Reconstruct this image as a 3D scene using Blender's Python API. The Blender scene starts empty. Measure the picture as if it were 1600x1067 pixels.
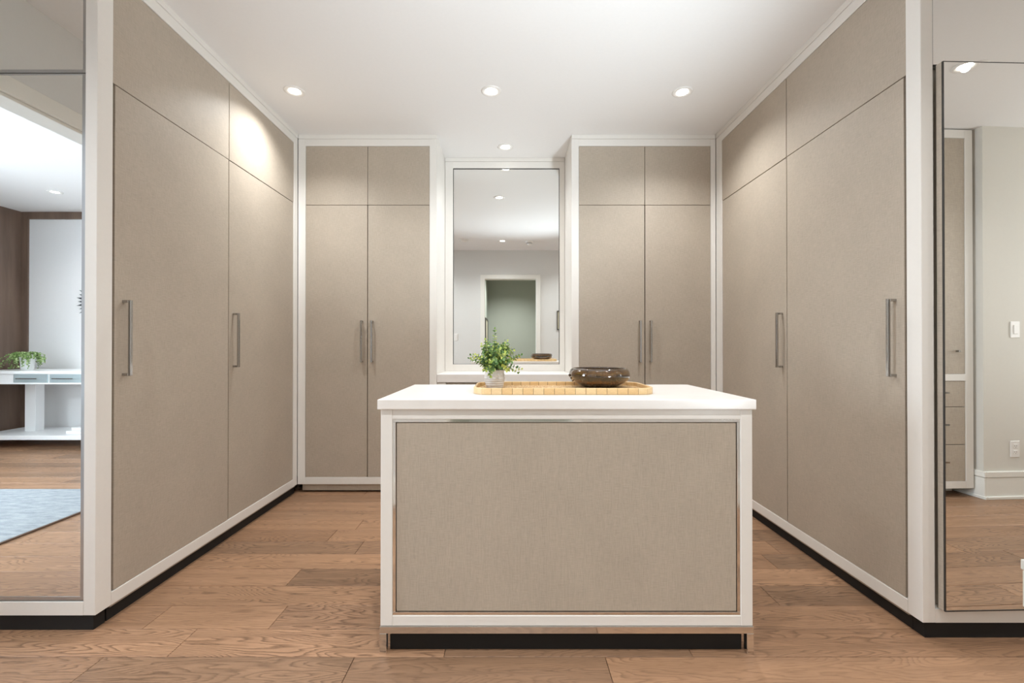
import bpy, bmesh, math, random
from mathutils import Vector, Matrix
random.seed(7)
C = bpy.context.scene.collection
SC = bpy.context.scene
R = math.radians

# ------------------------------------------------------------------ camera
cam_d = bpy.data.cameras.new('camera')
cam = bpy.data.objects.new('camera', cam_d); C.objects.link(cam)
cam.location = (0, 0, 1.107)
cam.rotation_euler = (R(90.26), 0, 0)
cam_d.sensor_width = 36.0; cam_d.lens = 16.0
cam_d.shift_x = 2.5/1600; cam_d.shift_y = 3.3/1600
cam_d.clip_start = 0.02
SC.camera = cam

# ------------------------------------------------------------------ world, exposure
SC.view_settings.view_transform = 'Standard'
SC.view_settings.look = 'None'
SC.view_settings.exposure = 0.37
SC.view_settings.gamma = 1.0
SC.view_settings.use_curve_mapping = False
SC.cycles.diffuse_bounces = 8
SC.cycles.glossy_bounces = 8
SC.cycles.max_bounces = 14
W = bpy.data.worlds.new('sky'); SC.world = W; W.use_nodes = True
wb = W.node_tree.nodes['Background']
wb.inputs['Color'].default_value = (0.72, 0.86, 1.0, 1); wb.inputs['Strength'].default_value = 2.0

LAMP_W = 62.0          # each ceiling downlight
LAMP_COL = (0.955, 0.975, 0.985)
CEILING_FILL_W = 205.0        # unseen spot added to brighten the ceiling
DAY_W = 320.0          # daylight through the bedroom window
PASSAGE_FILL_W = 26.0  # unseen fill light added at the side passage
HALL_W = 25.0

def area_light(name, loc, rot, sx, sy, w, col):
    d = bpy.data.lights.new(name, 'AREA'); d.shape = 'RECTANGLE'; d.size = sx; d.size_y = sy
    d.energy = w; d.color = col
    o = bpy.data.objects.new(name, d); C.objects.link(o); o.location = loc; o.rotation_euler = rot
    return o
# daylight outside the bedroom window (west wall) and added fill light behind an invented side passage window (east wall)
area_light('daylight_west', (-6.25, 1.35, 1.45), (0, R(-68), 0), 2.0, 2.6, DAY_W, (0.80, 0.90, 1.0))
area_light('passage_fill_east', (5.45, 1.0, 1.5), (0, R(90), 0), 1.6, 1.2, PASSAGE_FILL_W, (1.0, 0.95, 0.88))

# fill spot added beside the camera, aimed up to brighten the ceiling
fd = bpy.data.lights.new('ceiling_fill_spot', 'SPOT'); fd.energy = CEILING_FILL_W; fd.color = (0.80, 0.92, 1.0)
fd.spot_size = R(76); fd.spot_blend = 1.0; fd.shadow_soft_size = 0.12
fo = bpy.data.objects.new('ceiling_fill_spot', fd); C.objects.link(fo); fo.location = (1.2, 0.70, 0.86)
fo.rotation_euler = (Vector((-0.1, 2.6, 2.7)) - Vector(fo.location)).to_track_quat('-Z', 'Y').to_euler()

# ------------------------------------------------------------------ materials
def mat(name, col, rough=0.5, metal=0.0, spec=0.5, coat=0.0):
    m = bpy.data.materials.new(name); m.use_nodes = True
    b = m.node_tree.nodes['Principled BSDF']
    b.inputs['Base Color'].default_value = (*col, 1)
    b.inputs['Roughness'].default_value = rough
    b.inputs['Metallic'].default_value = metal
    b.inputs['Specular IOR Level'].default_value = spec
    b.inputs['Coat Weight'].default_value = coat
    return m
def N(m, t, **kw):
    n = m.node_tree.nodes.new(t)
    for k, v in kw.items():
        if k.startswith('i_'): n.inputs[k[2:]].default_value = v
        else: setattr(n, k, v)
    return n
def L(m, a, b): m.node_tree.links.new(a, b)
def bsdf(m): return m.node_tree.nodes['Principled BSDF']
def ramp(m, fac, stops):
    r = N(m, 'ShaderNodeValToRGB'); e = r.color_ramp.elements
    while len(e) < len(stops): e.new(0.5)
    for k, (p, c) in enumerate(stops):
        e[k].position = p; e[k].color = (*c, 1) if len(c) == 3 else c
    if fac is not None: L(m, fac, r.inputs['Fac'])
    return r
def mixc(m, mode, fac, a, b):
    n = N(m, 'ShaderNodeMix', data_type='RGBA', blend_type=mode)
    if isinstance(fac, float): n.inputs[0].default_value = fac
    else: L(m, fac, n.inputs[0])
    for s, v in ((6, a), (7, b)):
        if isinstance(v, tuple): n.inputs[s].default_value = (*v, 1)
        else: L(m, v, n.inputs[s])
    return n.outputs[2]
def noise(m, vec, scale, detail=3, rough=0.55):
    n = N(m, 'ShaderNodeTexNoise', i_Scale=1.0, i_Detail=detail, i_Roughness=rough)
    mp = N(m, 'ShaderNodeMapping'); mp.inputs['Scale'].default_value = scale
    L(m, vec, mp.inputs['Vector']); L(m, mp.outputs['Vector'], n.inputs['Vector'])
    return n.outputs['Fac']
def bump(m, fac, strength, dist=0.001):
    b = N(m, 'ShaderNodeBump', i_Strength=strength, i_Distance=dist)
    L(m, fac, b.inputs['Height']); L(m, b.outputs['Normal'], bsdf(m).inputs['Normal'])
def objco(m): return N(m, 'ShaderNodeTexCoord').outputs['Object']

M = {}
def paint(name, col, rough=0.5, b=0.05):
    m = mat(name, col, rough); co = objco(m)
    f = noise(m, co, (60, 60, 60), 4)
    r = ramp(m, f, [(0.3, tuple(c*0.985 for c in col)), (0.7, col)])
    L(m, r.outputs['Color'], bsdf(m).inputs['Base Color'])
    bump(m, noise(m, co, (350, 350, 350), 2), b, 0.0006)
    M[name] = m; return m
paint('white_lacquer', (0.80, 0.775, 0.735), 0.33, 0.02)
paint('ceiling_paint', (0.82, 0.81, 0.80), 0.8)
paint('wall_paint', (0.70, 0.70, 0.68), 0.7)
paint('passage_paint', (0.67, 0.645, 0.59), 0.7)
paint('trim_paint', (0.80, 0.79, 0.74), 0.4)
paint('hall_paint', (0.43, 0.46, 0.40), 0.7)
paint('bedroom_white', (0.80, 0.80, 0.80), 0.6)
paint('switch_white', (0.82, 0.80, 0.77), 0.35, 0.0)
paint('console_white', (0.82, 0.83, 0.83), 0.35, 0.0)
paint('kick_shade_black', (0.005, 0.004, 0.0035), 0.7, 0.0)  # toe kick black, also standing in for shade under the cabinets
paint('carcass_brown', (0.09, 0.066, 0.048), 0.8)  # kept dark so the gaps between doors look shaded
paint('dark_gap', (0.03, 0.022, 0.016), 0.8)

# woven linen laminate of the doors
def linen(name, base):
    m = mat(name, base, 0.50, 0, 0.35); co = objco(m)
    v = noise(m, co, (620, 620, 30), 3, 0.6)
    h = noise(m, co, (30, 30, 620), 3, 0.6)
    mx = N(m, 'ShaderNodeMath', operation='ADD'); L(m, v, mx.inputs[0]); L(m, h, mx.inputs[1])
    r = ramp(m, mx.outputs[0], [(0.0, (0, 0, 0)), (1.0, (1, 1, 1))])
    r.color_ramp.elements[0].position = 0.62; r.color_ramp.elements[1].position = 1.0
    sc = N(m, 'ShaderNodeMath', operation='MULTIPLY', i_Value=0.5); L(m, mx.outputs[0], sc.inputs[0])
    sc.inputs[1].default_value = 0.5
    rr = ramp(m, sc.outputs[0], [(0.36, tuple(c*0.86 for c in base)), (0.5, base), (0.64, tuple(min(1, c*1.12) for c in base))])
    blot = noise(m, co, (5, 5, 5), 3)
    rb = ramp(m, blot, [(0.3, (0.96, 0.96, 0.96)), (0.7, (1.03, 1.03, 1.03))])
    L(m, mixc(m, 'MULTIPLY', 1.0, rr.outputs['Color'], rb.outputs['Color']), bsdf(m).inputs['Base Color'])
    bump(m, sc.outputs[0], 0.25, 0.0008)
    M[name] = m
linen('linen_taupe', (0.450, 0.387, 0.315))

M['nickel'] = mat('nickel', (0.47, 0.46, 0.45), 0.12, 1.0)
M['chrome'] = mat('chrome', (0.78, 0.76, 0.73), 0.08, 1.0)
M['steel_edge'] = mat('steel_edge', (0.50, 0.51, 0.52), 0.3, 1.0)
M['mirror'] = mat('mirror', (0.90, 0.905, 0.89), 0.0, 1.0)
M['dark_metal'] = mat('dark_metal', (0.10, 0.10, 0.10), 0.35, 1.0)
M['quartz'] = mat('quartz', (0.83, 0.80, 0.765), 0.3)
_m = M['quartz']; _c = objco(_m)
_f = noise(_m, _c, (9, 9, 9), 5)
L(_m, ramp(_m, _f, [(0.35, (0.815, 0.785, 0.75)), (0.65, (0.84, 0.815, 0.785))]).outputs['Color'], bsdf(_m).inputs['Base Color'])

def glow(name, col, s):
    m = mat(name, col); b = bsdf(m)
    b.inputs['Emission Color'].default_value = (*col, 1); b.inputs['Emission Strength'].default_value = s
    M[name] = m
glow('lamp_glow', (1.0, 0.96, 0.90), 12.0)

# oak planks
def oak(name):
    m = mat(name, (0.3, 0.18, 0.1), 0.4, 0, 0.4); co = objco(m)
    oi = N(m, 'ShaderNodeObjectInfo')
    sh = N(m, 'ShaderNodeVectorMath', operation='SCALE'); sh.inputs[0].default_value = (37.0, 71.0, 13.0)
    L(m, oi.outputs['Random'], sh.inputs['Scale'])
    ad = N(m, 'ShaderNodeVectorMath', operation='ADD'); L(m, co, ad.inputs[0]); L(m, sh.outputs[0], ad.inputs[1])
    v = ad.outputs[0]
    tone = ramp(m, oi.outputs['Random'], [(0.0, (0.215, 0.125, 0.073)), (0.2, (0.365, 0.210, 0.120)), (0.4, (0.305, 0.176, 0.103)),
                (0.55, (0.245, 0.147, 0.088)), (0.75, (0.390, 0.227, 0.132)), (1.0, (0.285, 0.162, 0.093))])
    # long soft streaks
    st = noise(m, v, (1.4, 22, 1), 5, 0.62)
    rs = ramp(m, st, [(0.25, (0.76, 0.74, 0.73)), (0.5, (1, 1, 1)), (0.75, (1.16, 1.15, 1.14))])
    c1 = mixc(m, 'MULTIPLY', 0.9, tone.outputs['Color'], rs.outputs['Color'])
    # cathedral figure: contour lines of a stretched height field
    hf = noise(m, v, (1.25, 7.5, 1), 2, 0.45)
    ml = N(m, 'ShaderNodeMath', operation='MULTIPLY'); L(m, hf, ml.inputs[0]); ml.inputs[1].default_value = 34.0
    jit = noise(m, v, (9, 70, 1), 3, 0.6)
    ma = N(m, 'ShaderNodeMath', operation='MULTIPLY_ADD'); L(m, jit, ma.inputs[0]); ma.inputs[1].default_value = 1.1; L(m, ml.outputs[0], ma.inputs[2])
    fr = N(m, 'ShaderNodeMath', operation='FRACT'); L(m, ma.outputs[0], fr.inputs[0])
    rw = ramp(m, fr.outputs[0], [(0.0, (0.46, 0.44, 0.43)), (0.14, (0.72, 0.70, 0.69)), (0.38, (1.0, 1.0, 1.0)), (0.85, (1.08, 1.08, 1.08)), (1.0, (0.52, 0.50, 0.49))])
    msk = ramp(m, noise(m, v, (0.8, 3.0, 1), 2), [(0.36, (0.34, 0.34, 0.34)), (0.58, (0.95, 0.95, 0.95))])
    c2 = mixc(m, 'MULTIPLY', msk.outputs['Color'], c1, rw.outputs['Color'])
    # pores and knots
    po = noise(m, v, (14, 230, 1), 3, 0.6)
    rp = ramp(m, po, [(0.32, (0.70, 0.67, 0.65)), (0.46, (1, 1, 1))])
    c3 = mixc(m, 'MULTIPLY', 0.75, c2, rp.outputs['Color'])
    vo = N(m, 'ShaderNodeTexVoronoi', i_Scale=1.0)
    mk = N(m, 'ShaderNodeMapping'); mk.inputs['Scale'].default_value = (1.7, 5.0, 1); L(m, v, mk.inputs['Vector'])
    L(m, mk.outputs['Vector'], vo.inputs['Vector'])
    rk = ramp(m, vo.outputs['Distance'], [(0.0, (0.38, 0.34, 0.33)), (0.045, (0.62, 0.58, 0.56)), (0.085, (1, 1, 1))])
    c4 = mixc(m, 'MULTIPLY', 0.7, c3, rk.outputs['Color'])
    L(m, c4, bsdf(m).inputs['Base Color'])
    rr = ramp(m, st, [(0.2, (0.46,)*3), (0.8, (0.36,)*3)])
    L(m, rr.outputs['Color'], bsdf(m).inputs['Roughness'])
    bump(m, po, 0.25, 0.0008)
    M[name] = m
oak('oak')
M['brown_wood'] = mat('brown_wood', (0.15, 0.10, 0.075), 0.5)
_m = M['brown_wood']; _c = objco(_m)
L(_m, ramp(_m, noise(_m, _c, (12, 12, 1.2), 4), [(0.3, (0.125, 0.08, 0.058)), (0.7, (0.19, 0.125, 0.09))]).outputs['Color'], bsdf(_m).inputs['Base Color'])

# ------------------------------------------------------------------ mesh helpers
def bm_new(): return bmesh.new()
def box(bm, x0, x1, y0, y1, z0, z1, bev=0.0, seg=1):
    x0, x1 = min(x0, x1), max(x0, x1); y0, y1 = min(y0, y1), max(y0, y1); z0, z1 = min(z0, z1), max(z0, z1)
    v = [bm.verts.new(p) for p in ((x0,y0,z0),(x1,y0,z0),(x1,y1,z0),(x0,y1,z0),(x0,y0,z1),(x1,y0,z1),(x1,y1,z1),(x0,y1,z1))]
    fs = [bm.faces.new([v[i] for i in q]) for q in ((3,2,1,0),(4,5,6,7),(0,1,5,4),(1,2,6,5),(2,3,7,6),(3,0,4,7))]
    if bev > 0:
        es = list({e for f in fs for e in f.edges})
        bmesh.ops.bevel(bm, geom=es, offset=bev, segments=seg, affect='EDGES', profile=0.5, clamp_overlap=True)
    return fs
def lathe(bm, prof, n=32, cx=0, cy=0, rmod=None):
    rings = []
    for (r, z) in prof:
        if r < 1e-6: rings.append([bm.verts.new((cx, cy, z))])
        else:
            ring = []
            for k in range(n):
                a = 2*math.pi*k/n; rr = r + (rmod(a, z) if rmod else 0)
                ring.append(bm.verts.new((cx+rr*math.cos(a), cy+rr*math.sin(a), z)))
            rings.append(ring)
    for a, b in zip(rings, rings[1:]):
        for k in range(n):
            k2 = (k+1) % n
            if len(a) == 1 and len(b) == 1: continue
            if len(a) == 1: bm.faces.new((a[0], b[k2], b[k]))
            elif len(b) == 1: bm.faces.new((a[k], a[k2], b[0]))
            else: bm.faces.new((a[k], a[k2], b[k2], b[k]))
def tube(bm, pts, r0, r1=None, n=6):
    r1 = r0 if r1 is None else r1
    pts = [Vector(p) for p in pts]; rings = []
    for i, p in enumerate(pts):
        d = (pts[min(i+1, len(pts)-1)] - pts[max(i-1, 0)]).normalized()
        u = d.orthogonal().normalized(); w = d.cross(u)
        r = r0 + (r1-r0)*i/max(1, len(pts)-1)
        rings.append([bm.verts.new(p + (u*math.cos(2*math.pi*k/n) + w*math.sin(2*math.pi*k/n))*r) for k in range(n)])
    for a, b in zip(rings, rings[1:]):
        for k in range(n): bm.faces.new((a[k], a[(k+1) % n], b[(k+1) % n], b[k]))
    bm.faces.new(rings[0][::-1]); bm.faces.new(rings[-1])
def world_loc(o):
    v = Vector((0, 0, 0))
    while o is not None: v += Vector(o.location); o = o.parent
    return v
def obj(name, bm, m, parent=None, loc=None, smooth=False, label=None, recalc=True):
    """Link one mesh; the bmesh is given in room coordinates and moved to the object's own origin."""
    me = bpy.data.meshes.new(name)
    base = world_loc(parent) if parent is not None else Vector((0, 0, 0))
    off = Vector(loc) if loc is not None else Vector((0, 0, 0))
    bmesh.ops.translate(bm, verts=bm.verts, vec=-(base + off))
    if recalc: bmesh.ops.recalc_face_normals(bm, faces=bm.faces)
    if smooth:
        for f in bm.faces: f.smooth = True
    bm.to_mesh(me); bm.free()
    me.materials.append(M[m] if isinstance(m, str) else m)
    o = bpy.data.objects.new(name, me); C.objects.link(o)
    o.location = off
    if parent is not None: o.parent = parent
    if label: o['label'] = label
    return o
def part(name, m, parent, boxes, bev=0.001, label=None, seg=1):
    bm = bm_new()
    for b in boxes: box(bm, *b, bev=bev, seg=seg)
    return obj(name, bm, m, parent, label=label)
def struct(name, m, boxes, parent=None, bev=0.0):
    o = part(name, m, parent, boxes, bev)
    if parent is None: o['kind'] = 'structure'
    return o
def thing(name, label, cat, loc, group=None):
    o = bpy.data.objects.new(name, None); C.objects.link(o); o.empty_display_size = 0.05
    o.location = loc; o['label'] = label; o['category'] = cat
    if group: o['group'] = group
    return o
def copy_tree(o, parent=None):
    c = o.copy(); C.objects.link(c); c.parent = parent
    for ch in list(o.children): copy_tree(ch, c)
    return c

H = 2.70            # ceiling height
YB = 3.43           # plane of the back wardrobes
YF = 0.128          # face of the wall behind the camera
XL, XR = -1.605, 1.552
ZB, ZD, ZS, ZT, ZR = 0.064, 0.116, 2.169, 2.6145, 2.667   # frame bottom, door bottom, seam, door top, rail top

# ------------------------------------------------------------------ setting
floor = struct('floor', 'dark_gap', [(-5.95, 5.2, -2.6, 4.1, -0.10, -0.008)])
ceiling = struct('ceiling', 'ceiling_paint', [(-5.95, 5.2, -2.6, 4.1, H, H+0.1)])
struct('wall_front', 'wall_paint', [(-2.24, -0.45, -0.01, YF, -0.008, H), (0.45, 2.75, -0.01, YF, -0.008, H), (-0.45, 0.45, -0.01, YF, 2.24, H)])
struct('wall_left', 'wall_paint', [(-2.36, -2.24, -0.01, 0.30, -0.008, H), (-2.36, -2.24, 1.66, 4.02, -0.008, H), (-2.36, -2.24, 0.30, 1.66, 2.225, H)])
struct('wall_back', 'wall_paint', [(-2.24, 2.33, 3.90, 4.02, -0.008, H)])
struct('wall_right', 'wall_paint', [(2.214, 2.33, 1.505, 3.90, -0.008, H)])
struct('wall_right_passage', 'passage_paint', [(2.33, 5.0, 1.76, 1.88, -0.008, H)])
struct('wall_right_front', 'passage_paint', [(3.52, 5.0, -0.52, 0.21, -0.008, H)])
struct('wall_right_alcove', 'passage_paint', [(2.69, 3.52, -0.52, -0.46, -0.008, H), (2.69, 2.75, -0.46, -0.01, -0.008, H)])
struct('wall_right_end', 'passage_paint', [(5.0, 5.12, -0.52, 0.45, -0.008, H), (5.0, 5.12, 1.55, 1.88, -0.008, H), (5.0, 5.12, 0.45, 1.55, -0.008, 0.75), (5.0, 5.12, 0.45, 1.55, 2.3, H)])
w = struct('fill_window', 'trim_paint', [(5.0, 5.12, 0.45, 0.51, 0.75, 2.3), (5.0, 5.12, 1.49, 1.55, 0.75, 2.3), (5.0, 5.12, 0.51, 1.49, 0.75, 0.81), (5.0, 5.12, 0.51, 1.49, 2.24, 2.3)])  # unseen passage window, added to bring in fill light
# hall behind the doorway
struct('wall_hall_left', 'hall_paint', [(-0.62, -0.50, -2.3, -0.01, -0.008, H)])
struct('wall_hall_back', 'hall_paint', [(-0.62, 1.5, -2.42, -2.3, -0.008, H)])
struct('wall_hall_right', 'hall_paint', [(1.4, 1.5, -2.3, -0.01, -0.008, H)])
# bedroom
struct('wall_bedroom_back', 'bedroom_white', [(-5.95, -2.24, -2.02, -1.89, -0.008, H)])
struct('wall_bedroom_left', 'brown_wood', [(-5.95, -5.82, -1.89, 0.2, -0.008, H), (-5.95, -5.82, 2.5, 3.6, -0.008, H), (-5.95, -5.82, 0.2, 2.5, -0.008, 0.5), (-5.95, -5.82, 0.2, 2.5, 2.4, H)])
struct('wall_bedroom_far', 'bedroom_white', [(-5.95, -2.36, 3.6, 3.72, -0.008, H)])
struct('wall_bedroom_right', 'bedroom_white', [(-2.36, -2.24, -1.89, -0.01, -0.008, H)])
struct('window_1', 'trim_paint', [(-5.95, -5.82, 0.2, 0.27, 0.5, 2.4), (-5.95, -5.82, 2.43, 2.5, 0.5, 2.4), (-5.95, -5.82, 0.27, 2.43, 0.5, 0.57), (-5.95, -5.82, 0.27, 2.43, 2.33, 2.4), (-5.93, -5.86, 1.32, 1.38, 0.57, 2.33)])
struct('trim_1', 'brown_wood', [(-5.82, -2.4, -1.89, -1.87, 2.615, H), (-5.82, -5.745, -1.89, -1.87, 0.0, 2.615)])
# door casings
struct('trim_2', 'trim_paint', [(-0.50, -0.43, YF, YF+0.016, 0, 2.29), (0.43, 0.50, YF, YF+0.016, 0, 2.29), (-0.43, 0.43, YF, YF+0.016, 2.22, 2.29),
                                (-0.45, -0.43, -0.01, YF, 0, 2.24), (0.43, 0.45, -0.01, YF, 0, 2.24), (-0.43, 0.43, -0.01, YF, 2.22, 2.24)], bev=0.002)
struct('trim_3', 'trim_paint', [(-2.24, -2.224, 0.24, 0.315, 0, 2.305), (-2.24, -2.224, 1.645, 1.72, 0, 2.305), (-2.24, -2.224, 0.315, 1.645, 2.225, 2.305),
                                (-2.36, -2.24, 0.30, 0.315, 0, 2.225), (-2.36, -2.24, 1.645, 1.66, 0, 2.225), (-2.36, -2.24, 0.315, 1.645, 2.21, 2.225)], bev=0.002)
def base(name, boxes): struct(name, 'trim_paint', boxes, bev=0.003)
base('baseboard_front', [(-2.224, -0.505, YF, YF+0.016, 0, 0.17), (-2.224, -0.505, YF, YF+0.011, 0.17, 0.195), (0.505, 2.74, YF, YF+0.016, 0, 0.17), (0.505, 2.74, YF, YF+0.011, 0.17, 0.195)])
base('baseboard_right', [(3.52, 4.98, 0.21, 0.225, 0, 0.155), (3.52, 4.98, 0.21, 0.230, 0.158, 0.20), (3.52, 4.98, 0.21, 0.237, 0, 0.022),
                         (3.508, 3.52, -0.1, 0.225, 0, 0.155), (3.504, 3.52, -0.1, 0.230, 0.158, 0.20), (3.502, 3.52, -0.1, 0.237, 0, 0.022)])
base('baseboard_right_end', [(2.188, 2.2138, 1.482, 1.70, 0, 0.155), (2.184, 2.2138, 1.478, 1.70, 0.158, 0.20), (2.2142, 2.33, 1.482, 1.505, 0, 0.155), (2.2142, 2.335, 1.478, 1.505, 0.158, 0.20)])
base('baseboard_hall', [(-0.50, 1.4, -2.3, -2.285, 0, 0.19)])

# oak planks, each its own board, rows run across the room
seams = {0: [-1.445, 0.337-0.891, 0.337, 0.828], -1: None}
ROW0, RW = 1.6245, 0.1598
known = {-1: [-2.9, -1.445, -0.554, 0.337, 2.2], 0: [-2.5, -1.223, -0.237, 0.65, 2.0], 1: [-2.6, -1.44, -0.947, 0.4, 1.9],
         2: [-2.0, -0.2, 1.149], 3: [-1.035, 0.3, 1.33+0.5], 4: [-0.3, 1.33], 5: [-0.828, 0.4, 1.444], 6: [-1.04, 0.5], }
unit = {}
def plank(x0, x1, y0, y1, lift):
    g = 0.0009
    bm = bm_new(); Lx, Ly = x1-x0-2*g, y1-y0-2*g
    fs = box(bm, -Lx/2, Lx/2, -Ly/2, Ly/2, -0.008, 0.0)
    top = [f for f in bm.faces if all(abs(v.co.z) < 1e-6 for v in f.verts)][0]
    bmesh.ops.bevel(bm, geom=list(top.edges), offset=0.0012, segments=1, affect='EDGES')
    me = bpy.data.meshes.new('plank'); bm.to_mesh(me); bm.free(); me.materials.append(M['oak'])
    o = bpy.data.objects.new('plank', me); C.objects.link(o); o.parent = floor
    o.location = ((x0+x1)/2, (y0+y1)/2, lift)
rnd = random.Random(11)
for k in range(-22, 15):
    y0 = ROW0 + k*RW; y1 = y0 + RW
    if y1 > YB + 0.35: continue
    if y0 > 1.76: xa, xb = (-2.24, 2.21)
    elif y0 > 0.03: xa, xb = (-5.82, 4.99)
    elif y0 > -0.05: xa, xb = (-5.82, 3.59)
    elif y0 > -0.6: xa, xb = (-5.82, 3.59)
    else: xa, xb = (-5.82, 1.4)
    pts = list(known.get(k, []))
    if not pts: pts = [rnd.uniform(-1.2, 0.9)]
    pts.sort()
    while pts[0] > xa: pts.insert(0, pts[0] - rnd.uniform(1.0, 2.1))
    while pts[-1] < xb: pts.append(pts[-1] + rnd.uniform(1.0, 2.1))
    for a, b in zip(pts, pts[1:]):
        a, b = max(a, xa), min(b, xb)
        if b - a > 0.06: plank(a, b, y0, y1, rnd.uniform(-0.0003, 0.0003))

# ------------------------------------------------------------------ ceiling lamps
def downlight(loc):
    t = thing('recessed_downlight', 'x', 'light', loc, 'recessed ceiling downlights')
    x, y, z = loc
    bm = bm_new()
    lathe(bm, [(0.063, z), (0.062, z-0.004), (0.054, z-0.007), (0.044, z-0.005), (0.036, z-0.002), (0.034, z)], 40, x, y)
    obj('trim_ring', bm, 'switch_white', t, smooth=True)
    bm = bm_new()
    lathe(bm, [(0.0335, z), (0.032, z-0.003), (0.02, z-0.005), (0.0, z-0.006)], 32, x, y)
    obj('lamp', bm, 'lamp_glow', t, smooth=True)
    return t
def bulb(t, w, col=LAMP_COL):
    d = bpy.data.lights.new('downlight_beam', 'SPOT'); d.energy = w; d.color = col
    d.spot_size = R(136); d.spot_blend = 1.0; d.shadow_soft_size = 0.022
    o = bpy.data.objects.new('downlight_beam', d); C.objects.link(o); o.parent = t; o.location = (0, 0, -0.010)
lamps = [
    ((-1.35, 2.84, H), 'white recessed ceiling downlight in front of the left wardrobe run, leftmost in view', 1.0),
    ((-0.12, 2.84, H), 'white recessed ceiling downlight above the island, between the left and right ones', 1.0),
    ((1.08, 2.85, H), 'white recessed ceiling downlight in front of the right wardrobe run', 1.0),
    ((-0.04, 3.64, H), 'small recessed ceiling downlight inside the mirror niche, just above the mirror', 0.45),
    ((-0.12, 0.82, H), 'recessed ceiling downlight between the two detectors, seen only in the niche mirror', 1.0),
    ((2.65, 0.86, H), 'recessed ceiling downlight glaring in the mirrored doors at the right edge', 1.0),
    ((-4.72, -1.17, H), 'recessed ceiling downlight of the bedroom, seen in the left mirrored door', 0.6),
    ((-1.35, 0.82, H), 'recessed ceiling downlight by the bedroom opening, out of direct sight', 1.0),
    ((1.08, 0.82, H), 'recessed ceiling downlight by the side passage, out of direct sight', 1.0),
    ((0.0, -1.2, H), 'unseen recessed downlight added to light the hall behind the doorway', 3.5),  # added lamp, out of view, brightens the hall
]
first = None
for loc, lab, s in lamps:
    if first is None: t = first = downlight(loc)
    else: t = copy_tree(first); t.location = loc
    t['label'] = lab
for t in [o for o in list(C.objects) if o.name.startswith('recessed_downlight')]:
    s = next(q[2] for q in lamps if q[1] == t['label'])
    bulb(t, LAMP_W*s)

# ------------------------------------------------------------------ wardrobes
def pull(parent, at, z0, z1, normal, along, lift):
    """square bar pull; at = point on the door face, normal = out of the door, along = width direction"""
    n = Vector(normal); a = Vector(along); p = Vector(at)
    bm = bm_new()
    def b(o0, o1, w, za, zb):
        c0 = p + n*o0 - a*w; c1 = p + n*o1 + a*w
        box(bm, c0.x, c1.x, c0.y, c1.y, za, zb, 0.0012)
    b(0.024, 0.035, 0.0065, z0, z1)
    b(-0.001, 0.0245, 0.0065, z0, z0+0.011); b(-0.001, 0.0245, 0.0065, z1-0.011, z1)
    return obj('handle', bm, 'nickel', parent, label='polished nickel square bar handle')

def side_wardrobe(sgn, X, y0, d0, d1, d2, label):
    """run of two full-height doors with two doors above; sgn -1 left, +1 right"""
    t = thing('wardrobe', label, 'wardrobe', (X + sgn*0.3, (y0+YB)/2, 0))
    back = sgn*2.205
    f = X                                   # frame face plane
    def bx(a, b, y0_, y1_, z0_, z1_): return (f+sgn*a, f+sgn*b, y0_, y1_, z0_, z1_)
    depth = abs(back - f)
    part('carcass', 'carcass_brown', t, [bx(0.026, depth, d0+0.004, YB-0.006, ZB+0.004, ZR-0.004)], 0)
    part('stile', 'white_lacquer', t, [bx(0, 0.024, d2, YB, ZB, ZR)], 0.001)
    part('rail', 'white_lacquer', t, [bx(0, 0.024, d0, d2, ZB, ZD)], 0.001)
    part('rail', 'white_lacquer', t, [bx(0, 0.024, d0, d2, ZT, ZR)], 0.001)
    part('crown', 'white_lacquer', t, [bx(-0.004, 0.05, d0, YB-0.004, ZR+0.001, H)], 0.0015)
    part('toe_kick', 'kick_shade_black', t, [bx(0.02, depth, d0, YB-0.006, 0, ZB)], 0)  # set well forward, its black stands in for shade below the frame
    part('light_valance', 'linen_taupe', t, [bx(0.006, 0.0195, d0, YB-0.02, ZB-0.009, ZB)], 0)
    g = 0.0018; gm = 0.0042
    for k, (ya, yb) in enumerate(((d0, d1), (d1, d2))):
        lo = part('door', 'linen_taupe', t, [bx(0.003+(0.002 if k else 0), 0.023, ya+(0.013 if k == 0 else gm), yb-(gm if k == 0 else g), ZD+g, ZS-g)], 0.001)
        part('upper_door', 'linen_taupe', t, [bx(0.003, 0.023, ya+(g if k == 0 else 0.0028), yb-(0.0028 if k == 0 else g), ZS+g, ZT-g)], 0.001)
        pull(lo, (f+sgn*0.003, ya + (0.055 if k == 0 else 0.045), 0), 0.982, 1.296, (-sgn, 0, 0), (0, 1, 0), 0)
    return t
side_wardrobe(-1, XL, 1.764, 1.835, 2.597, 3.371, 'tall taupe linen wardrobe run in white frame along the left wall')
side_wardrobe(1, XR, 1.7175, 1.783, 2.560, 3.339, 'tall taupe linen wardrobe run in white frame along the right wall')

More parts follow.
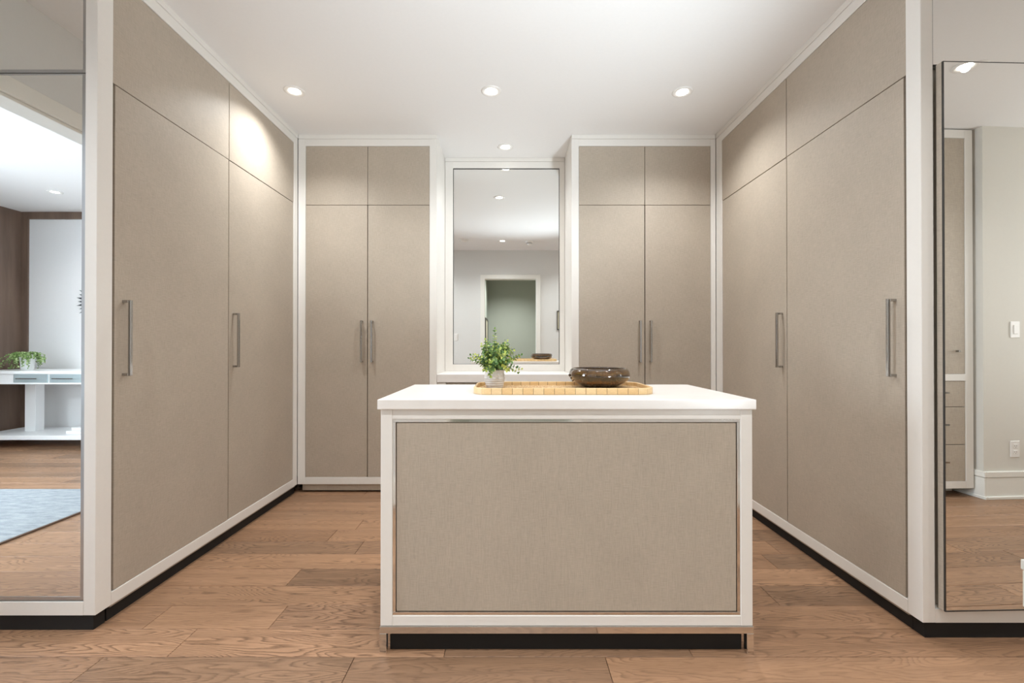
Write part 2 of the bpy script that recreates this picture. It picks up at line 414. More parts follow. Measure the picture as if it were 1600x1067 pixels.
def back_wardrobe(xa, xb, da, dm, db, niche_side, hs, label):
    t = thing('wardrobe', label, 'wardrobe', ((xa+xb)/2, YB+0.2, 0))
    part('carcass', 'carcass_brown', t, [(xa+0.02, xb-0.02, YB+0.026, 3.895, ZB+0.004, ZR-0.004)], 0)
    part('stile', 'white_lacquer', t, [(xa, da, YB, YB+0.024, ZB, ZR)])
    part('stile', 'white_lacquer', t, [(db, xb, YB, YB+0.024, ZB, ZR)])
    part('rail', 'white_lacquer', t, [(da, db, YB, YB+0.024, ZB, ZD)])
    part('rail', 'white_lacquer', t, [(da, db, YB, YB+0.024, ZT, ZR)])
    ca, cb = (xa+0.0015, xb) if niche_side > 0 else (xa, xb-0.0015)
    part('crown', 'white_lacquer', t, [(ca, cb, YB-0.004, YB+0.45, ZR+0.001, H)], 0.0015)
    sx = xb if niche_side > 0 else xa
    part('side_panel', 'white_lacquer', t, [(sx, sx-0.018*niche_side, YB+0.0245, 3.895, ZB, ZR)], 0.0005)
    part('toe_board', 'linen_taupe', t, [(xa+0.03, xb-0.002, YB+0.018, YB+0.03, 0.014, ZB)], 0)
    part('toe_kick', 'kick_shade_black', t, [(xa+0.03, xb-0.02, YB+0.07, 3.895, 0, ZB)], 0)
    g = 0.0018
    for k, (a, b) in enumerate(((da, dm), (dm, db))):
        lo = part('door', 'linen_taupe', t, [(a+(g if k == 0 else 0.003), b-(0.003 if k == 0 else g), YB+0.003, YB+0.023, ZD+g, ZS-g)])
        part('upper_door', 'linen_taupe', t, [(a+g, b-g, YB+0.003, YB+0.023, ZS+g, ZT-g)])
        pull(lo, (hs[k], YB+0.003, 0), 0.982, 1.296, (0, -1, 0), (1, 0, 0), 0)
    return t
back_wardrobe(XL+0.003, -0.555, -1.546, -1.078, -0.610, 1, (-1.117, -1.040), 'two-door taupe linen wardrobe on the back wall, left of the mirror niche')
back_wardrobe(0.462, XR-0.003, 0.517, 1.015, 1.512, -1, (0.975, 1.055), 'two-door taupe linen wardrobe on the back wall, right of the mirror niche')

# ------------------------------------------------------------------ niche: vanity, worktop, mirror
t = thing('vanity_cabinet', 'low white vanity cabinet with taupe drawers inside the mirror niche, mostly behind the island', 'cabinet', (-0.046, 3.65, 0))
part('carcass', 'white_lacquer', t, [(-0.552, 0.459, YB+0.03, 3.89, ZB+0.002, 0.828)], 0)
part('stile', 'white_lacquer', t, [(-0.552, -0.487, YB+0.006, YB+0.03, ZB+0.002, 0.828)])
part('stile', 'white_lacquer', t, [(0.394, 0.459, YB+0.006, YB+0.03, ZB+0.002, 0.828)])
part('rail', 'white_lacquer', t, [(-0.487, 0.394, YB+0.006, YB+0.03, ZB+0.002, ZD)])
part('toe_kick', 'kick_shade_black', t, [(-0.552, 0.459, YB+0.08, 3.89, 0, ZB+0.002)], 0)
for (za, zb) in ((0.118, 0.40), (0.403, 0.62), (0.623, 0.822)):
    dr = part('drawer', 'linen_taupe', t, [(-0.485, 0.392, YB+0.009, YB+0.0295, za, zb)])
    zc = (za+zb)/2
    part('handle', 'nickel', dr, [(-0.20, 0.11, YB-0.024, YB-0.013, zc-0.006, zc+0.006), (-0.20, -0.19, YB-0.014, YB+0.0095, zc-0.006, zc+0.006), (0.10, 0.11, YB-0.014, YB+0.0095, zc-0.006, zc+0.006)])
t = thing('vanity_worktop', 'white quartz worktop in the mirror niche under the tall mirror', 'worktop', (-0.046, 3.65, 0.83))
part('slab', 'quartz', t, [(-0.553, 0.460, YB+0.001, 3.892, 0.830, 0.891)], 0.002, seg=2)

t = thing('niche_mirror', 'tall rectangular mirror in a white frame in the central niche', 'mirror', (-0.046, 3.88, 0.9))
YM = 3.864
part('backing', 'dark_gap', t, [(-0.545, 0.452, YM+0.008, 3.895, 0.893, ZR)], 0)
part('frame_stile', 'white_lacquer', t, [(-0.5535, -0.487, YM-0.012, YM+0.008, 0.8915, ZR)], 0.0015)
part('frame_stile', 'white_lacquer', t, [(0.417, 0.4605, YM-0.012, YM+0.008, 0.8915, ZR)], 0.0015)
part('frame_rail', 'white_lacquer', t, [(-0.487, 0.417, YM-0.012, YM+0.008, 2.612, ZR)], 0.0015)
part('frame_rail', 'white_lacquer', t, [(-0.487, 0.417, YM-0.012, YM+0.008, 0.8915, 0.949)], 0.0015)
part('crown', 'white_lacquer', t, [(-0.5535, 0.4605, YM-0.016, YM+0.008, ZR+0.001, H-0.0005)], 0.001)
part('bead', 'dark_metal', t, [(-0.487, -0.482, YM-0.006, YM, 0.949, 2.612), (0.412, 0.417, YM-0.006, YM, 0.949, 2.612), (-0.482, 0.412, YM-0.006, YM, 2.607, 2.612), (-0.482, 0.412, YM-0.006, YM, 0.949, 0.952)], 0)
part('mirror_pane', 'mirror', t, [(-0.486, 0.416, YM, YM+0.006, 0.950, 2.611)], 0)

# ------------------------------------------------------------------ mirrored end cabinets
def mirrored_end(sgn, xi, xo, yf, pd, label, ajar):
    t = thing('mirrored_cabinet', label, 'cabinet', ((xi+xo)/2, yf, 0))
    a, b = min(xi, xo), max(xi, xo)
    part('body', 'white_lacquer', t, [(a+0.001, b-0.001, yf+0.036, yf+0.0645, ZB, ZR)], 0)
    part('corner_post', 'white_lacquer', t, [(xi, xi-sgn*0.047, yf, yf+pd, ZB, ZR)], 0.0015)
    part('crown', 'white_lacquer', t, [(xi, xi-sgn*0.051, yf-0.004, yf+pd, ZR+0.001, H)], 0.0015)
    part('rail', 'white_lacquer', t, [(a, b, yf, yf+0.034, ZB, ZD)])
    part('rail', 'white_lacquer', t, [(a, b, yf, yf+0.034, ZT, ZR)])
    part('crown', 'white_lacquer', t, [(a, b, yf-0.004, yf+0.05, ZR+0.001, H)])
    part('stile', 'white_lacquer', t, [(xo, xo-sgn*0.012, yf, yf+0.034, ZD, ZT)])
    part('toe_kick', 'kick_shade_black', t, [(min(xo, xi-sgn*0.027), max(xo, xi-sgn*0.027), yf+0.014, yf+0.064, 0, ZB)], 0)  # black face near the front imitates the shadow under the end
    e = 0.002
    for nm, za, zb in (('door', ZD+0.005, ZS-0.002), ('upper_door', ZS+0.002, ZT-0.002)):
        y = yf + (0.004 if nm == 'door' else 0.006)
        e = 0.011 if ajar and nm == 'door' else 0.002
        x0, x1 = min(xi+sgn*e, xo-sgn*0.014), max(xi+sgn*e, xo-sgn*0.014)
        core = 'linen_taupe' if sgn > 0 and nm == 'door' else 'steel_edge'
        # the lower right door stands ajar: turned about its outer edge
        loc = (xo - sgn*0.014, y, 0) if (ajar and nm == 'door') else None
        base_ = world_loc(t)
        bm = bm_new(); box(bm, x0, x1, y+0.006, y+0.028, za, zb, 0.0008)
        d = obj(nm, bm, core, t, loc=(Vector(loc)-base_) if loc else None)
        fr = 0.013 if sgn < 0 else 0.0035
        bm = bm_new(); box(bm, x0, x1, y, y+0.006, za, za+fr); box(bm, x0, x1, y, y+0.006, zb-fr*0.35, zb)
        box(bm, x0, x0+fr, y, y+0.006, za+fr, zb-fr*0.35); box(bm, x1-fr, x1, y, y+0.006, za+fr, zb-fr*0.35)
        obj('edge_frame', bm, 'steel_edge' if sgn < 0 else 'dark_metal', d)
        bm = bm_new(); box(bm, x0+fr, x1-fr, y+0.002, y+0.006, za+fr, zb-fr*0.35)
        obj('mirror_pane', bm, 'mirror', d)
        if loc: d.rotation_euler = (0, 0, R(1.85)); d.location.y -= 0.014
    return t
mirrored_end(-1, XL-0.047, -2.222, 1.764, 0.0705, 'white cabinet end with two mirrored doors at the left edge, bedroom in its reflection', False)
mirrored_end(1, XR+0.047, 2.188, 1.7175, 0.065, 'white cabinet end at the right edge with its lower mirrored door slightly ajar', True)

# ------------------------------------------------------------------ island
IX0, IX1, IY0, IY1, IZ0, IZ1 = -0.467, 0.871, 1.64, 2.254, 0.100, 0.878
t = thing('island_cabinet', 'white framed island cabinet with a large taupe linen front panel and chrome base', 'island', ((IX0+IX1)/2, (IY0+IY1)/2, 0))
pw = 0.042
for (x, sx) in ((IX0, 1), (IX1, -1)):
    for (y, sy) in ((IY0, 1), (IY1, -1)):
        part('post', 'white_lacquer', t, [(x, x+sx*pw, y, y+sy*pw, IZ0, IZ1)], 0.0015)
fx0, fx1 = IX0+pw, IX1-pw
part('carcass', 'white_lacquer', t, [(IX0+0.03, IX1-0.03, IY0+0.032, IY1-0.032, IZ0+0.002, IZ1-0.001)], 0)
for (ya, yb) in ((IY0+0.001, IY0+0.03), (IY1-0.03, IY1-0.001)):
    part('rail', 'white_lacquer', t, [(fx0, fx1, ya, yb, 0.842, IZ1)])
    part('rail', 'white_lacquer', t, [(fx0, fx1, ya, yb, IZ0, 0.136)])
cf = 0.0115
part('chrome_inlay', 'chrome', t, [(fx0, fx1, IY0+0.004, IY0+0.03, 0.842-cf, 0.842), (fx0, fx1, IY0+0.004, IY0+0.03, 0.136, 0.136+cf),
     (fx0, fx0+cf, IY0+0.004, IY0+0.03, 0.136+cf, 0.842-cf), (fx1-cf, fx1, IY0+0.004, IY0+0.03, 0.136+cf, 0.842-cf)], 0.001)
part('front_panel', 'linen_taupe', t, [(fx0+cf+0.0025, fx1-cf-0.0025, IY0+0.006, IY0+0.03, 0.136+cf+0.0025, 0.842-cf-0.0025)])
part('back_panel', 'linen_taupe', t, [(fx0, fx1, IY1-0.03, IY1-0.006, 0.136, 0.842)])
for x, sx in ((IX0, 1), (IX1, -1)):
    part('side_panel', 'linen_taupe', t, [(x+sx*0.006, x+sx*0.029, IY0+pw, IY1-pw, 0.136, 0.842)])
    part('rail', 'white_lacquer', t, [(x+sx*0.001, x+sx*0.029, IY0+pw, IY1-pw, 0.842, IZ1)])
    part('rail', 'white_lacquer', t, [(x+sx*0.001, x+sx*0.029, IY0+pw, IY1-pw, IZ0, 0.136)])
b_ = 0.025; ox0, ox1, oy0, oy1 = IX0-0.003, IX1+0.003, IY0-0.003, IY1+0.003
part('base_rail', 'chrome', t, [(ox0, ox1, oy0, oy0+b_, 0.073, 0.099)], 0.0015)
part('base_rail', 'chrome', t, [(ox0, ox1, oy1-b_, oy1, 0.073, 0.099)], 0.0015)
part('base_rail', 'chrome', t, [(ox0, ox0+b_, oy0+b_, oy1-b_, 0.073, 0.099)], 0.0015)
part('base_rail', 'chrome', t, [(ox1-b_, ox1, oy0+b_, oy1-b_, 0.073, 0.099)], 0.0015)
for x in (ox0, ox1-b_):
    for y in (oy0, oy1-b_):
        part('leg', 'chrome', t, [(x, x+b_, y, y+b_, 0.0, 0.074)], 0.0015, label='square chrome leg')
part('plinth', 'kick_shade_black', t, [(IX0+0.028, IX1-0.028, IY0+0.026, IY1-0.026, 0.0, IZ0)], 0)

t = thing('island_worktop', 'thick white quartz worktop covering the island', 'worktop', ((IX0+IX1)/2, (IY0+IY1)/2, IZ1))
part('slab', 'quartz', t, [(IX0-0.010, IX1+0.010, IY0-0.010, IY1+0.010, IZ1, 0.914)], 0.0025, seg=2)

# ------------------------------------------------------------------ tray
ZTOP = 0.914
m = mat('tray_bone', (0.62, 0.42, 0.2), 0.35); oi = N(m, 'ShaderNodeObjectInfo')
rt = ramp(m, oi.outputs['Random'], [(0.0, (0.74, 0.50, 0.24)), (0.5, (0.78, 0.56, 0.29)), (1.0, (0.82, 0.62, 0.36))])
co = objco(m); sv = ramp(m, noise(m, co, (40, 40, 260), 3), [(0.3, (0.86, 0.83, 0.8)), (0.7, (1.05, 1.05, 1.05))])
L(m, mixc(m, 'MULTIPLY', 0.8, rt.outputs['Color'], sv.outputs['Color']), bsdf(m).inputs['Base Color']); M['tray_bone'] = m
m = mat('tray_weave', (0.66, 0.46, 0.24), 0.5)
gi = N(m, 'ShaderNodeNewGeometry')
L(m, ramp(m, gi.outputs['Random Per Island'], [(0.0, (0.55, 0.34, 0.15)), (0.5, (0.72, 0.52, 0.28)), (1.0, (0.85, 0.70, 0.48))]).outputs['Color'], bsdf(m).inputs['Base Color'])
M['tray_weave'] = m
TX, TY, TW, TD, TR = 0.214, 1.954, 0.728, 0.336, 0.075
tray = thing('serving_tray', 'long golden bamboo tray with rounded corners and woven base on the island', 'tray', (TX, TY, ZTOP))
def outline(n_of):
    pts = []; hw, hd, r = TW/2, TD/2, TR
    segs = [('l', (-hw+r, -hd), (hw-r, -hd)), ('a', (hw-r, -hd+r), -90), ('l', (hw, -hd+r), (hw, hd-r)), ('a', (hw-r, hd-r), 0),
            ('l', (hw-r, hd), (-hw+r, hd)), ('a', (-hw+r, hd-r), 90), ('l', (-hw, hd-r), (-hw, -hd+r)), ('a', (-hw+r, -hd+r), 180)]
    return segs, r
segs, r_ = outline(0)
def rim_piece(pl):
    """pl: list of (x, y, nx, ny) along the outer face of the rim"""
    bm = bm_new(); th = 0.009; z0, z1 = ZTOP+0.0005, ZTOP+0.0265
    rings = []
    for (x, y, nx, ny) in pl:
        X0, Y0 = TX+x, TY+y; X1, Y1 = X0-nx*th, Y0-ny*th
        rings.append([bm.verts.new(p) for p in ((X0-nx*0.0008, Y0-ny*0.0008, z0), (X0, Y0, z0+0.001), (X0, Y0, z1-0.002), (X0-nx*0.002, Y0-ny*0.002, z1), (X1+nx*0.002, Y1+ny*0.002, z1), (X1, Y1, z1-0.002), (X1, Y1, z0))])
    for a, b in zip(rings, rings[1:]):
        for k in range(7): bm.faces.new((a[k], a[(k+1) % 7], b[(k+1) % 7], b[k]))
    bm.faces.new(rings[0][::-1]); bm.faces.new(rings[-1])
    c = [sum(q[i] for q in pl)/len(pl) for i in (0, 1)]
    obj('rim_segment', bm, 'tray_bone', tray, loc=(c[0], c[1], 0))
gap = 0.0009
M['tray_joint'] = mat('tray_joint', (0.20, 0.10, 0.04), 0.6)
for s in segs:
    if s[0] == 'l':
        (xa, ya), (xb, yb) = s[1], s[2]; ln = math.hypot(xb-xa, yb-ya); n = max(1, round(ln/0.041))
        tx, ty = (xb-xa)/ln, (yb-ya)/ln; nx, ny = ty, -tx
        for k in range(n):
            a0, a1 = ln*k/n + gap, ln*(k+1)/n - gap
            rim_piece([(xa+tx*a0, ya+ty*a0, nx, ny), (xa+tx*a1, ya+ty*a1, nx, ny)])
    else:
        (cx_, cy_), a0 = s[1], s[2]
        for k in range(3):
            pl = []
            for q in range(5):
                a = R(a0 + 30*k + 0.4 + (30-0.8)*q/4); pl.append((cx_+r_*math.cos(a), cy_+r_*math.sin(a), math.cos(a), math.sin(a)))
            rim_piece(pl)
def inside(x, y, inset):
    hw, hd, r = TW/2-inset, TD/2-inset, TR-inset
    if abs(x) > hw or abs(y) > hd: return False
    dx, dy = abs(x)-(hw-r), abs(y)-(hd-r)
    return not (dx > 0 and dy > 0 and dx*dx+dy*dy > r*r)
bm = bm_new()
step = 0.0075; nx_, ny_ = int(TW/step)+1, int(TD/step)+1
for i in range(nx_):
    for j in range(ny_):
        x, y = -TW/2 + i*step, -TD/2 + j*step
        if not inside(x, y, 0.0145): continue
        w_, l_ = (0.0034, 0.0048) if (i+j) % 2 == 0 else (0.0048, 0.0034)
        zt = ZTOP + 0.0105; zl = ZTOP + 0.003
        X, Y = TX+x, TY+y
        va = [bm.verts.new(p) for p in ((X-w_, Y-l_, zl), (X+w_, Y-l_, zl), (X+w_, Y+l_, zl), (X-w_, Y+l_, zl), (X-w_*.5, Y-l_*.5, zt), (X+w_*.5, Y-l_*.5, zt), (X+w_*.5, Y+l_*.5, zt), (X-w_*.5, Y+l_*.5, zt))]
        for q in ((4,5,6,7),(0,1,5,4),(1,2,6,5),(2,3,7,6),(3,0,4,7)): bm.faces.new([va[k] for k in q])
o = obj('woven_base', bm, 'tray_weave', tray); o['kind'] = 'stuff'
bm = bm_new()
ring = []
for s in segs:
    if s[0] == 'a':
        for q in range(9):
            a = R(s[2]+90*q/8); ring.append((s[1][0]+(r_-0.0095)*math.cos(a), s[1][1]+(r_-0.0095)*math.sin(a)))
lo = [bm.verts.new((TX+x, TY+y, ZTOP+0.0005)) for x, y in ring]; hi = [bm.verts.new((TX+x, TY+y, ZTOP+0.006)) for x, y in ring]
bm.faces.new(lo[::-1]); bm.faces.new(hi)
for k in range(len(ring)): bm.faces.new((lo[k], lo[(k+1) % len(ring)], hi[(k+1) % len(ring)], hi[k]))
obj('tray_board', bm, 'tray_bone', tray)
bm = bm_new()
loops = []
for off in (0.0014, 0.0074):
    rg = [(s[1][0]+(r_-off)*math.cos(R(s[2]+90*q/8)), s[1][1]+(r_-off)*math.sin(R(s[2]+90*q/8))) for s in segs if s[0] == 'a' for q in range(9)]
    loops.append([[bm.verts.new((TX+x, TY+y, zz)) for x, y in rg] for zz in (ZTOP+0.001, ZTOP+0.0250)])
n = len(loops[0][0])
for k in range(n):
    k2 = (k+1) % n; (o0, o1), (i0, i1) = loops
    bm.faces.new((o0[k], o0[k2], o1[k2], o1[k])); bm.faces.new((i0[k2], i0[k], i1[k], i1[k2]))
    bm.faces.new((o1[k], o1[k2], i1[k2], i1[k])); bm.faces.new((o0[k2], o0[k], i0[k], i0[k2]))
obj('rim_core', bm, 'tray_joint', tray)
ZTRAY = ZTOP + 0.0106

# ------------------------------------------------------------------ bowl
m = mat('brown_glaze', (0.1, 0.05, 0.02), 0.06, 0.0, 0.7, 0.8); co = objco(m)
sx = N(m, 'ShaderNodeSeparateXYZ'); L(m, co, sx.inputs[0])
nz = noise(m, co, (14, 14, 30), 4, 0.6)
ad = N(m, 'ShaderNodeMath', operation='MULTIPLY_ADD'); L(m, nz, ad.inputs[0]); ad.inputs[1].default_value = 0.028; L(m, sx.outputs['Z'], ad.inputs[2])
mu = N(m, 'ShaderNodeMath', operation='MULTIPLY'); L(m, ad.outputs[0], mu.inputs[0]); mu.inputs[1].default_value = 9.5
rr = ramp(m, mu.outputs[0], [(0.10, (0.005, 0.003, 0.002)), (0.24, (0.022, 0.009, 0.003)), (0.38, (0.17, 0.068, 0.010)), (0.50, (0.075, 0.058, 0.035)),
                             (0.62, (0.010, 0.006, 0.004)), (0.74, (0.12, 0.060, 0.014)), (0.88, (0.050, 0.026, 0.009)), (1.0, (0.018, 0.005, 0.002))])
sp = ramp(m, noise(m, co, (120, 120, 60), 3), [(0.35, (0.6, 0.55, 0.5)), (0.6, (1.1, 1.1, 1.1))])
L(m, mixc(m, 'MULTIPLY', 0.7, rr.outputs['Color'], sp.outputs['Color']), bsdf(m).inputs['Base Color']); M['brown_glaze'] = m
BX, BY = 0.393, 2.012
t = thing('bowl', 'glossy brown glazed ceramic bowl with inward rim on the right of the tray', 'bowl', (BX, BY, ZTRAY))
z = ZTRAY
prof = [(0.0, z), (0.068, z), (0.073, z+0.002), (0.077, z+0.007), (0.093, z+0.013), (0.110, z+0.022), (0.122, z+0.032), (0.130, z+0.043), (0.133, z+0.053),
        (0.131, z+0.064), (0.129, z+0.070), (0.126, z+0.077), (0.120, z+0.082), (0.116, z+0.0835), (0.113, z+0.081), (0.114, z+0.074), (0.117, z+0.064), (0.117, z+0.052), (0.108, z+0.038), (0.09, z+0.026), (0.06, z+0.016), (0.0, z+0.013)]
bm = bm_new()
lathe(bm, prof, 72, BX, BY, rmod=lambda a, zz: 0.0012*math.sin(3*a+0.7)*min(1, (zz-z)/0.05) + 0.0007*math.sin(11*a))
obj('bowl_body', bm, 'brown_glaze', t, smooth=True)
bm = bm_new()
for k in range(3):
    a = R(183+k*4); zz = z+0.053-k*0.012
    bmesh.ops.create_uvsphere(bm, u_segments=10, v_segments=8, radius=0.0055-k*0.001, matrix=Matrix.Translation((BX+(0.1325-k*0.005)*math.cos(a), BY+(0.1325-k*0.005)*math.sin(a), zz)))
obj('glaze_drip', bm, 'brown_glaze', t, smooth=True)

# ------------------------------------------------------------------ potted plant
m = mat('pot_ceramic', (0.70, 0.68, 0.67), 0.45); co = objco(m)
L(m, ramp(m, noise(m, co, (25, 25, 25), 4), [(0.3, (0.60, 0.58, 0.57)), (0.7, (0.80, 0.78, 0.76))]).outputs['Color'], bsdf(m).inputs['Base Color']); M['pot_ceramic'] = m
m = mat('eucalyptus_leaf', (0.1, 0.25, 0.06), 0.45); gi = N(m, 'ShaderNodeNewGeometry')
L(m, ramp(m, gi.outputs['Random Per Island'], [(0.0, (0.06, 0.13, 0.05)), (0.3, (0.13, 0.26, 0.07)), (0.55, (0.20, 0.34, 0.12)), (0.75, (0.42, 0.54, 0.09)), (1.0, (0.66, 0.70, 0.22))]).outputs['Color'], bsdf(m).inputs['Base Color'])
bsdf(m).inputs['Transmission Weight'].default_value = 0.0
M['eucalyptus_leaf'] = m
M['stem_green'] = mat('stem_green', (0.12, 0.16, 0.05), 0.6)
M['soil'] = mat('soil', (0.03, 0.022, 0.015), 0.9)
PX, PY = -0.069, 1.985
pp = thing('potted_plant', 'small leafy green eucalyptus plant in a grey-white patterned pot on the tray', 'plant', (PX, PY, ZTRAY))
z = ZTRAY
prof = [(0.0, z), (0.034, z), (0.037, z+0.002)] + [(0.0365+0.0075*min(1, (k/39)*2.2)**0.7 - 0.0035*max(0, k/39-0.5)*2, z+0.004+0.072*k/39) for k in range(40)] + [(0.0395, z+0.0785), (0.037, z+0.078), (0.036, z+0.068), (0.0, z+0.066)]
def potmod(a, zz):
    q = (zz-z)/0.078
    if q < 0.05 or q > 0.985: return 0
    if q < 0.48: return 0.0010*math.sin(q*2*math.pi*8)
    return 0.0020*math.cos(9*a + 14*(q-0.5)) * math.cos(9*a - 14*(q-0.5))
bm = bm_new(); lathe(bm, prof, 96, PX, PY, rmod=potmod)
pot = obj('pot', bm, 'pot_ceramic', pp, smooth=True)
bm = bm_new(); lathe(bm, [(0.0, z+0.0705), (0.02, z+0.071), (0.0358, z+0.0695)], 24, PX, PY); obj('soil', bm, 'soil', pot)
rp = random.Random(4)
bms, bml = bm_new(), bm_new()
def leaf(bm, p, d, up, s):
    d = d.normalized(); u = d.cross(up)
    u = u.normalized() if u.length > 1e-4 else d.orthogonal().normalized(); w = u.cross(d)
    pr = [(0.0, 0.0), (0.25, 0.36), (0.55, 0.48), (0.85, 0.34), (1.0, 0.0)]
    mid = [bm.verts.new(p + d*(t_*s) - w*(0.10*s*math.sin(t_*3.1))) for t_, _ in pr]
    lf = [bm.verts.new(p + d*(t_*s) + u*(h_*s) + w*(0.06*s)) for t_, h_ in pr[1:4]]
    rt_ = [bm.verts.new(p + d*(t_*s) - u*(h_*s) + w*(0.06*s)) for t_, h_ in pr[1:4]]
    for sd, fl in ((lf, False), (rt_, True)):
        qs = [(mid[0], mid[1], sd[0]), (mid[1], mid[2], sd[1], sd[0]), (mid[2], mid[3], sd[2], sd[1]), (mid[3], mid[4], sd[2])]
        for q in qs: bm.faces.new(q if fl else q[::-1])
for k in range(62):
    a = rp.uniform(0, 2*math.pi)
    tilt = 0.0 if k == 0 else (rp.uniform(0.1, 0.6) if k < 30 else rp.uniform(0.6, 1.4))
    ln = 0.185 if k == 0 else rp.uniform(0.085, 0.12) + (0.022 if tilt < 0.5 else 0) - (0.012 if tilt > 1.1 else 0)
    p = Vector((PX + 0.022*math.cos(a)*min(1, tilt), PY + 0.022*math.sin(a)*min(1, tilt), z+0.068))
    d0 = Vector((math.cos(a)*math.sin(tilt*0.6), math.sin(a)*math.sin(tilt*0.6), math.cos(tilt*0.6)))
    d1 = Vector((math.cos(a)*math.sin(tilt), math.sin(a)*math.sin(tilt), math.cos(tilt) - (0.35 if tilt > 1.1 else 0)))
    pts = []
    for q in range(9):
        f_ = q/8; pts.append(p + d0.lerp(d1, f_).normalized()*ln*f_ + Vector((rp.uniform(-1, 1), rp.uniform(-1, 1), 0))*0.0015)
    tube(bms, pts, 0.0011, 0.0005, 5)
    nl = int(ln/0.0105)
    for q in range(2, nl):
        f_ = q/nl; i = min(7, int(f_*8)); g_ = f_*8-i; c = pts[i].lerp(pts[i+1], g_); dr = (pts[i+1]-pts[i]).normalized()
        side = dr.orthogonal().normalized(); side.rotate(Matrix.Rotation(q*1.57 + rp.uniform(-0.4, 0.4), 3, dr))
        s = rp.uniform(0.014, 0.021)*(1.0-0.3*f_)
        for sg in (1, -1): leaf(bml, c, side*sg + dr*rp.uniform(0.3, 0.8), dr, s)
    leaf(bml, pts[-1], d1 + Vector((0, 0, 0.2)), side, 0.011)
o = obj('stems', bms, 'stem_green', pp, smooth=True); o.name = 'stem'; o['kind'] = 'stuff'
o = obj('leaf', bml, 'eucalyptus_leaf', pp, recalc=False); o['kind'] = 'stuff'

# ------------------------------------------------------------------ things seen only in the mirrors
def disc_thing(name, label, cat, x, y, prof, parts_mat):
    t = thing(name, label, cat, (x, y, H))
    for nm, pr, mm in prof:
        bm = bm_new(); lathe(bm, [(r, H+zz) for r, zz in pr], 32, x, y); obj(nm, bm, mm, t, smooth=True)
    return t
M['grey_plastic'] = mat('grey_plastic', (0.45, 0.44, 0.43), 0.4)
disc_thing('smoke_detector', 'flat round white smoke detector left of the downlight, seen in the niche mirror', 'detector', -0.705, 0.90,
    [('base', [(0.075, 0), (0.074, -0.010), (0.068, -0.012), (0.0, -0.012)], 'switch_white'), ('cover', [(0.055, -0.012), (0.055, -0.024), (0.048, -0.033), (0.0, -0.034)], 'switch_white')], None)
disc_thing('alarm_sensor', 'domed ceiling alarm sensor with grey ring right of the downlight, seen in the niche mirror', 'detector', 0.288, 0.78,
    [('base', [(0.062, 0), (0.062, -0.012), (0.056, -0.020), (0.040, -0.022), (0.0, -0.022)], 'switch_white'), ('collar', [(0.044, -0.022), (0.046, -0.034), (0.038, -0.040), (0.0, -0.040)], 'grey_plastic'), ('dome', [(0.036, -0.040), (0.030, -0.056), (0.016, -0.066), (0.0, -0.069)], 'switch_white')], None)
def wall_plate(name, label, x, y, zc, kind):
    t = thing(name, label, 'switch' if kind == 'switch' else 'outlet', (x, y, zc))
    part('plate', 'switch_white', t, [(x-0.037, x+0.037, y, y+0.006, zc-0.06, zc+0.06)], 0.003)
    if kind == 'switch':
        part('rocker', 'switch_white', t, [(x-0.016, x+0.016, y+0.006, y+0.011, zc-0.033, zc+0.033)], 0.002)
    else:
        for s in (-1, 1):
            f_ = part('socket', 'switch_white', t, [(x-0.017, x+0.017, y+0.006, y+0.0085, zc+s*0.022-0.015, zc+s*0.022+0.015)], 0.001)
            part('slot', 'dark_gap', f_, [(x-0.008, x-0.006, y+0.0085, y+0.009, zc+s*0.022-0.002, zc+s*0.022+0.007), (x+0.006, x+0.008, y+0.0085, y+0.009, zc+s*0.022-0.002, zc+s*0.022+0.007), (x-0.002, x+0.002, y+0.0085, y+0.009, zc+s*0.022-0.010, zc+s*0.022-0.006)], 0)
wall_plate('light_switch', 'white rocker light switch on the pale wall reflected in the right mirrored door', 3.765, 0.21, 1.224, 'switch')
wall_plate('power_outlet', 'white power outlet above the baseboard reflected in the right mirrored door', 3.76, 0.21, 0.357, 'outlet')
wall_plate('light_switch', 'white light switch left of the doorway reflected in the niche mirror', -0.915, YF, 1.25, 'switch')
M['frame_dark'] = mat('frame_dark', (0.06, 0.05, 0.04), 0.4)
M['mat_cream'] = mat('mat_cream', (0.68, 0.64, 0.48), 0.7)
t = thing('picture_frame', 'small dark framed picture right of the doorway, its edge showing in the niche mirror', 'picture', (0.93, YF, 1.37))
part('frame', 'frame_dark', t, [(0.775, 0.79, YF, YF+0.022, 1.37, 1.69), (1.07, 1.085, YF, YF+0.022, 1.37, 1.69), (0.79, 1.07, YF, YF+0.022, 1.37, 1.385), (0.79, 1.07, YF, YF+0.022, 1.675, 1.69)])
part('mount', 'mat_cream', t, [(0.79, 1.07, YF, YF+0.012, 1.385, 1.675)], 0)
t = thing('picture_frame', 'tall dark framed picture on the green hall wall seen through the reflected doorway', 'picture', (-0.5, -1.6, 0.9))
part('frame', 'frame_dark', t, [(-0.50, -0.478, -2.05, -2.02, 0.9, 1.66), (-0.50, -0.478, -1.23, -1.2, 0.9, 1.66), (-0.50, -0.478, -2.02, -1.23, 0.9, 0.93), (-0.50, -0.478, -2.02, -1.23, 1.63, 1.66)])
part('mount', 'mat_cream', t, [(-0.50, -0.488, -2.02, -1.23, 0.93, 1.63)], 0)

